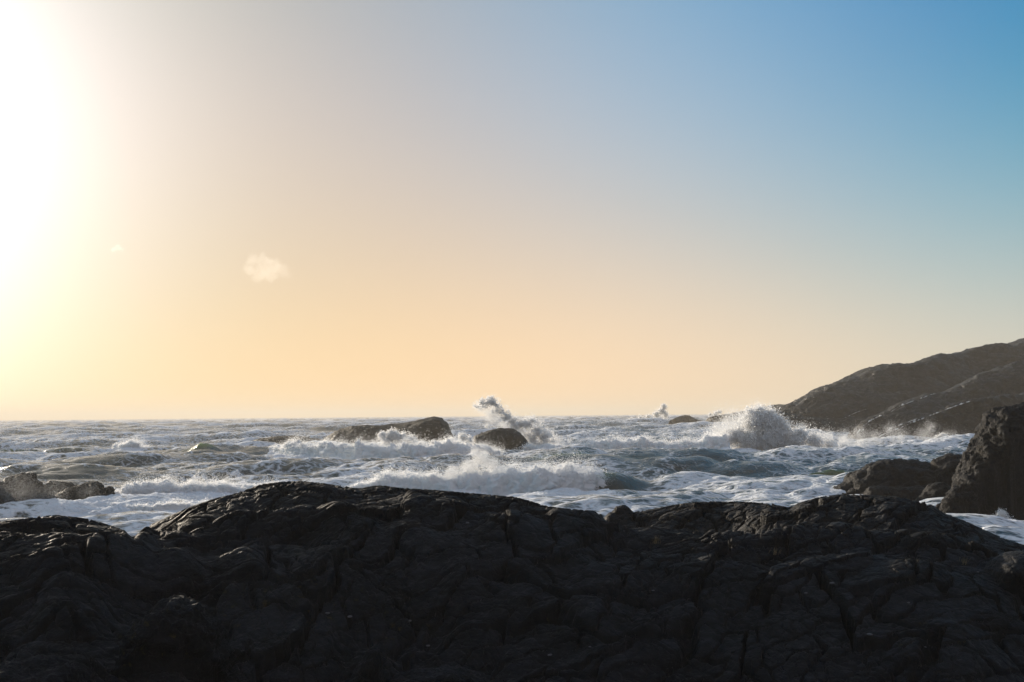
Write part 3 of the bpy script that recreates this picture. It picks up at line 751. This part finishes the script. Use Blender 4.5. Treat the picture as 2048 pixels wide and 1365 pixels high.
Zs = Zs + churn * (0.16 * fbm2(X2 * 0.7, Y2 * 1.0, 4, 111, 0.6, True) + 0.10 * fbm2(X2 * 2.2, Y2 * 3.0, 3, 117, 0.6))
v = np.stack([X2 + dX, Y2 + dY, Zs], -1).reshape(-1, 3)
sea = link('sea', mesh_np('sea', v, grid_faces(NA2, NR2), True, {'foam': foam, 'thin': thin}), M_water)
tag(sea, kind='structure')

# ------------------------------------------------------------------ white water
TET = np.array([[1, 1, 1], [-1, -1, 1], [-1, 1, -1], [1, -1, -1]], float) / math.sqrt(3)
TF = np.array([[0, 1, 2], [0, 3, 1]])


def droplets(pts, size, r=rng):
    n = len(pts)
    q = r.normal(size=(n, 4)); q /= np.linalg.norm(q, axis=1, keepdims=True)
    a, b, c, d = q.T
    R = np.stack([1 - 2 * (c * c + d * d), 2 * (b * c - a * d), 2 * (b * d + a * c), 2 * (b * c + a * d), 1 - 2 * (b * b + d * d), 2 * (c * d - a * b), 2 * (b * d - a * c), 2 * (c * d + a * b), 1 - 2 * (b * b + c * c)], -1).reshape(n, 3, 3)
    V = np.einsum('nij,kj->nki', R, TET) * size[:, None, None] + pts[:, None, :]
    Fc = (np.arange(n) * 4)[:, None, None] + TF[None]
    return V.reshape(-1, 3), Fc.reshape(-1, 3)


def empty(name, loc, label, cat, group=None):
    o = bpy.data.objects.new(name, None); C.objects.link(o); o.location = loc; o.empty_display_size = 0.5
    return tag(o, label, cat, group)


def child(name, V, Fc, mat_, parent, smooth=True):
    b = np.array(parent.location)
    return link(name, mesh_np(name, V - b, Fc, smooth), mat_, parent)


def roll(name, P, label, seed, spray=1.0, mist=(), res=0.16):
    """a line of tumbling white water: P rows x, y, height"""
    x0, x1 = P[0, 0], P[-1, 0]; hm = P[:, 2].max()
    n = int((x1 - x0) / res); m = 110
    xs = np.linspace(x0, x1, n); ys = np.interp(xs, P[:, 0], P[:, 1]) + 0.8 * perlin2(xs / 6.0, xs * 0 + seed, seed)
    hs = np.interp(xs, P[:, 0], P[:, 2])
    hs = hs * (1 + 0.55 * fbm2(xs / (2.6 * hm), xs * 0 + 3.3, 4, seed + 1))
    ph = np.linspace(0, np.pi, m)
    prof = np.sin(ph) ** 0.8
    zz = -0.5 + (hs[:, None] + 0.5) * prof[None, :]
    wid = 0.25 * hm + 0.75 * hs
    yy = ys[:, None] + hm * 0.7 - np.cos(ph)[None, :] * wid[:, None] * np.where(ph < np.pi / 2, 0.85, 1.8)[None, :] - 0.35 * hs[:, None] * prof[None, :] ** 2
    G = np.stack([xs[:, None] + 0 * yy, yy, zz], -1)
    N = grid_normals(G); N *= np.sign(N[:, m // 2, 2].mean())
    s = 1.0 / hm
    d = hm * (0.62 * fbm3(G, 0.9 * s, 5, seed + 5, 0.6, 'billow') + 0.2 * fbm3(G, 3.0 * s, 4, seed + 9, 0.6))
    G2 = G + N * (d * np.sin(ph)[None, :] ** 0.4)[..., None]
    root = empty('breaking_wave', (float(xs.mean()), float(ys.mean()), 0.0), label, 'wave', 'lines of breaking white water')
    child('foam_crest', G2.reshape(-1, 3), grid_faces(n, m), M_foam, root)
    # droplets torn off the crest by the wind
    r = np.random.default_rng(seed)
    cnt = int(40000 * spray)
    i = r.integers(0, n, cnt); j = np.clip(r.normal(m * 0.52, m * 0.13, cnt), 4, m - 4).astype(int)
    p = G2[i, j]; up = r.exponential(0.20 * hm, cnt) * (hs[i] / hm)
    clump = np.clip(fbm3(p, 0.8 * s, 3, seed + 20) * 1.6 + 0.55, 0.05, 1.6)
    p = p + np.stack([0.5 * up + r.normal(0, .10 * hm, cnt), 0.7 * up + r.normal(0, .15 * hm, cnt), up * clump], -1)
    # fine mist hanging over and behind it
    cm = int(24000 * spray)
    i = r.integers(0, n, cm); hh = hs[i] / hm
    pm = np.stack([xs[i], ys[i] + hm * 0.9, hs[i] * 0.8], -1)
    pm += np.stack([r.normal(0, .4 * hm, cm), r.normal(0.9, 1.0, cm) * hm, hh * hm * (np.abs(r.normal(0, 0.62, cm)) - 0.15)], -1)
    kp = fbm3(pm, 0.45 * s, 4, seed + 30, 0.6) + r.uniform(-0.4, 0.4, cm) > 0.0
    pm = pm[kp]
    p = np.concatenate([p, pm]); sz = np.concatenate([r.uniform(0.012, 0.035, cnt), r.uniform(0.007, 0.018, len(pm))])
    V, Fc = droplets(p, sz * (ys.mean() / 90) ** 0.8, r)
    child('spray', V, Fc, M_spray, root, False)
    return root, hm


def plume(name, blobs, d, label, seed, n=60000, size=0.05, cat='spray burst', depth=1.0, rag=0.75, thr=0.22):
    """water thrown up in lobes (px, py, radius px) at distance d: a cloud of drops, dense inside, ragged outside"""
    r = np.random.default_rng(seed)
    B = np.array([list(W(b[0], b[1], d + (b[3] if len(b) > 3 else 0))) + [b[2] * d / F] for b in blobs])
    root = empty(name, (float(B[:, 0].mean()), float(d), 0.0), label, cat)
    wgt = B[:, 3] ** 2.2; k = r.choice(len(B), n * 6, p=wgt / wgt.sum())
    g = r.normal(size=(len(k), 3)); g /= np.linalg.norm(g, axis=1, keepdims=True)
    p = B[k, :3] + g * (r.uniform(0, 1, len(k)) ** 0.5 * 1.9 * B[k, 3])[:, None] * np.array([1, depth, 1])
    Dn = np.full(len(p), -9.0)
    for b in B: Dn = np.maximum(Dn, 1 - np.linalg.norm((p - b[:3]) / np.array([1, depth, 1]), axis=1) / b[3])
    rm = np.median(B[:, 3])
    q = p + 0.5 * rm * np.stack([fbm3(p, 0.6 / rm, 2, seed + 1), fbm3(p, 0.6 / rm, 2, seed + 2), fbm3(p, 0.6 / rm, 2, seed + 3)], -1)
    nz = fbm3(q, 0.8 / rm, 6, seed + 11, 0.72, 'billow')
    f = Dn * 0.9 + rag * nz
    keep = (f > thr + np.abs(r.normal(0, 0.10, len(p))) * r.choice([1, -3.2], len(p), p=[.75, .25])) & (p[:, 2] > -0.4)
    p = p[keep][:n]
    sz = size * np.exp(r.normal(0, 0.35, len(p)))
    V, Fc = droplets(p, sz, r)
    child('droplets', V, Fc, M_spray, root, False)
    return root


roll('mid_left', BW['mid_left'], 'long roll of white water in front of the two-humped rock', 31, 1.2)
roll('near', BW['near'], 'nearest breaker, white and curling beside a green shoulder', 37, 1.6, res=0.1)
roll('mid_right', BW['mid_right'], 'low grey line of surf right of the domed rock', 43, 1.0)
roll('left', BW['left'], 'white breaker rolling in right of the left rock cluster', 47, 1.3, res=0.1)
roll('left_front', BW['left_front'], 'low foam line in front of the left breaker', 53, 0.7, res=0.08)
roll('small', BW['small'], 'small lone whitecap out left of the green peaked wave', 59, 0.3)

plume('spray_burst', [(1508, 846, 28), (1535, 848, 27), (1502, 828, 15), (1494, 815, 4), (1560, 866, 27), (1475, 872, 24), (1530, 882, 38), (1592, 882, 28), (1600, 870, 20), (1455, 874, 22), (1432, 886, 20), (1400, 893, 13), (1626, 883, 22), (1658, 890, 19), (1690, 897, 14), (1500, 888, 36), (1565, 893, 32), (1522, 826, 16), (1540, 828, 15), (1556, 842, 14)], 170,
      'tallest white burst of spray, rising left of the headland', 71, 150000, 0.06)
plume('sea_mist', [(1470, 850, 40), (1440, 870, 34), (1600, 868, 26), (1650, 878, 24), (1690, 886, 22), (1515, 820, 22), (1720, 890, 18)], 176, 'pale mist blowing off the tallest burst of spray', 72, 50000, 0.03, cat='sea mist', rag=0.5, thr=0.2)
plume('spray_burst', [(952, 813, 8), (962, 808, 11), (974, 805, 12), (986, 806, 13), (995, 813, 13), (1002, 824, 13), (1012, 834, 14), (1024, 844, 15), (1038, 850, 17), (1052, 848, 16), (1063, 842, 13), (1074, 862, 20), (1090, 876, 20), (1062, 880, 22), (1106, 887, 18), (1130, 893, 15), (1082, 895, 22), (1155, 899, 12), (974, 853, 6)], 190,
      'ragged spray thrown up behind and over the domed rock', 73, 56000, 0.050, rag=1.75, thr=0.42)
plume('sea_mist', [(985, 830, 26), (1010, 850, 22), (960, 815, 16), (1060, 855, 20), (1110, 885, 18)], 193, 'thin drizzle of drops falling from the spray above the domed rock', 74, 30000, 0.026, cat='sea mist', rag=0.6, thr=0.2)
plume('spray_burst', [(764, 872, 9), (784, 871, 12), (802, 879, 14), (820, 885, 14), (776, 886, 14), (842, 895, 13), (870, 890, 10), (900, 886, 12), (925, 874, 9), (938, 882, 9)], 165,
      'curl of spray leaping in front of the two-humped rock', 79, 60000, 0.05)
plume('spray_burst', [(1328, 814, 7), (1323, 823, 9), (1312, 830, 9), (1296, 834, 7), (1331, 831, 8), (1280, 836, 6), (1262, 838, 5)], 700,
      'distant puff of spray on the horizon', 83, 9000, 0.16, rag=0.9, thr=0.25)
plume('spray_burst', [(1439, 824, 6), (1431, 828, 6), (1420, 830, 5)], 600, 'faint far puff of spray near the long skerry', 89, 2500, 0.11, rag=0.9)
plume('spray_burst', [(1885, 874, 8), (1875, 880, 8), (1897, 880, 9), (1862, 886, 7), (1910, 888, 8), (1886, 889, 10)], 204, 'fan-shaped splash against the foot of the headland', 97, 30000, 0.05)
plume('spray_burst', [(2003, 1028, 9), (1996, 1040, 9), (2012, 1044, 12), (1985, 1052, 8), (2030, 1052, 9)], 58, 'small splash curling at the foot of the tall crag', 101, 24000, 0.014)

plume('sea_mist', [(40, 985, 50), (110, 985, 36), (180, 985, 30), (-40, 990, 50), (250, 985, 24), (70, 1005, 40), (0, 955, 26)], 72.5, 'thin glowing spray drifting over the left rock cluster', 131, 60000, 0.004, cat='sea mist', rag=0.45, thr=0.1)
plume('spray_burst', [(938, 900, 12), (960, 906, 11), (985, 909, 9), (1010, 910, 9), (1035, 909, 11), (1058, 903, 14), (1070, 907, 12)], 176, 'wash of white foam around the foot of the domed rock', 141, 40000, 0.045)
plume('sea_mist', [(940, 940, 26), (965, 918, 22), (985, 928, 18), (905, 948, 22), (865, 956, 18), (1010, 948, 18), (950, 905, 14)], 86, 'bright cloud of fine drops above the nearest breaker', 137, 60000, 0.010, cat='sea mist', rag=0.6, thr=0.15)
plume('sea_mist', [(1690, 876, 24), (1720, 872, 26), (1750, 880, 28), (1800, 878, 30), (1850, 876, 28), (1900, 880, 26), (1930, 884, 20), (1780, 860, 20), (1860, 855, 18)], 203, 'thin mist along the foot of the headland', 139, 52000, 0.019, cat='sea mist', rag=0.5, thr=0.15)

# ------------------------------------------------------------------ air
def haze_box():
    m, T = mat('haze')
    vol = T.n('ShaderNodeVolumePrincipled'); vol.inputs['Color'].default_value = col(0.98, 0.90, 0.77)
    vol.inputs['Density'].default_value = 0.00028; vol.inputs['Anisotropy'].default_value = 0.15
    o = T.n('ShaderNodeOutputMaterial'); T.l(vol.outputs[0], o.inputs['Volume'])
    x, y0, y1, z0, z1 = 9500, -200, 9400, -8, 48
    v = np.array([(sx, sy, sz) for sz in (z0, z1) for sy in (y0, y1) for sx in (-x, x)], float)
    f = np.array([(0, 2, 3, 1), (4, 5, 7, 6), (0, 1, 5, 4), (1, 3, 7, 5), (3, 2, 6, 7), (2, 0, 4, 6)])
    o = link('haze', mesh_np('haze', v, f, False), m); tag(o, kind='stuff')


haze_box()


def cloud(lobes, d, density, label, seed):
    m, T = mat('cloud')
    vol = T.n('ShaderNodeVolumePrincipled'); vol.inputs['Color'].default_value = col(0.98, 0.98, 0.98)
    vol.inputs['Density'].default_value = density; vol.inputs['Anisotropy'].default_value = 0.6
    o = T.n('ShaderNodeOutputMaterial'); T.l(vol.outputs[0], o.inputs['Volume'])
    B = np.array([list(W(b[0], b[1], d + b[3])) + [b[2] * d / F] for b in lobes]); c0 = B[:, :3].mean(0)
    me = bpy.data.metaballs.new('cloud_lobes'); ob = bpy.data.objects.new('cloud_lobes', me); C.objects.link(ob)
    me.resolution = me.render_resolution = float(B[:, 3].min() * 0.22); me.threshold = 0.3
    for b in B:
        e = me.elements.new(); e.co = b[:3] - c0; e.radius = b[3] * 1.5
    dg = bpy.context.evaluated_depsgraph_get(); dg.update()
    ms = bpy.data.meshes.new_from_object(ob.evaluated_get(dg)); bpy.data.objects.remove(ob)
    V = np.empty(len(ms.vertices) * 3, np.float32); ms.vertices.foreach_get('co', V); V = V.reshape(-1, 3).astype(float)
    N = np.empty(len(ms.vertices) * 3, np.float32); ms.vertices.foreach_get('normal', N); N = N.reshape(-1, 3)
    rm = float(np.median(B[:, 3]))
    V = V + N * (rm * (0.9 * fbm3(V, 0.9 / rm, 5, seed, 0.6, 'billow') - 0.1))[:, None]
    ms.vertices.foreach_set('co', V.astype(np.float32).ravel()); ms.update()
    ms.materials.clear()
    tag(link('cloud', ms, m, None, tuple(c0)), label, 'cloud')


cloud([(505, 520, 13, 0), (500, 540, 14, 10), (515, 555, 13, -5), (528, 522, 15, 5), (545, 530, 15, 0), (560, 540, 14, -8), (570, 550, 10, 4), (540, 550, 16, 8), (578, 555, 6, 0), (525, 545, 15, -10)], 3000, 0.0021, 'small pale puff of cloud alone in the warm sky above the rocks', 501)
cloud([(228, 500, 6, 0), (236, 495, 7, 5), (243, 500, 5, -3)], 3000, 0.004, 'tiny faint wisp of cloud near the sun glare', 511)

# ------------------------------------------------------------------ render settings
sc.render.engine = 'CYCLES'
cy = sc.cycles
cy.use_denoising = True
cy.max_bounces = 6; cy.diffuse_bounces = 3; cy.glossy_bounces = 2; cy.transmission_bounces = 3; cy.volume_bounces = 0; cy.transparent_max_bounces = 8
cy.caustics_reflective = False; cy.caustics_refractive = False
cy.sample_clamp_indirect = 6.0
sc.view_settings.view_transform = 'Standard'; sc.view_settings.look = 'None'
sc.view_settings.exposure = math.log2(EXPO); sc.view_settings.gamma = 1.0; sc.view_settings.use_curve_mapping = False
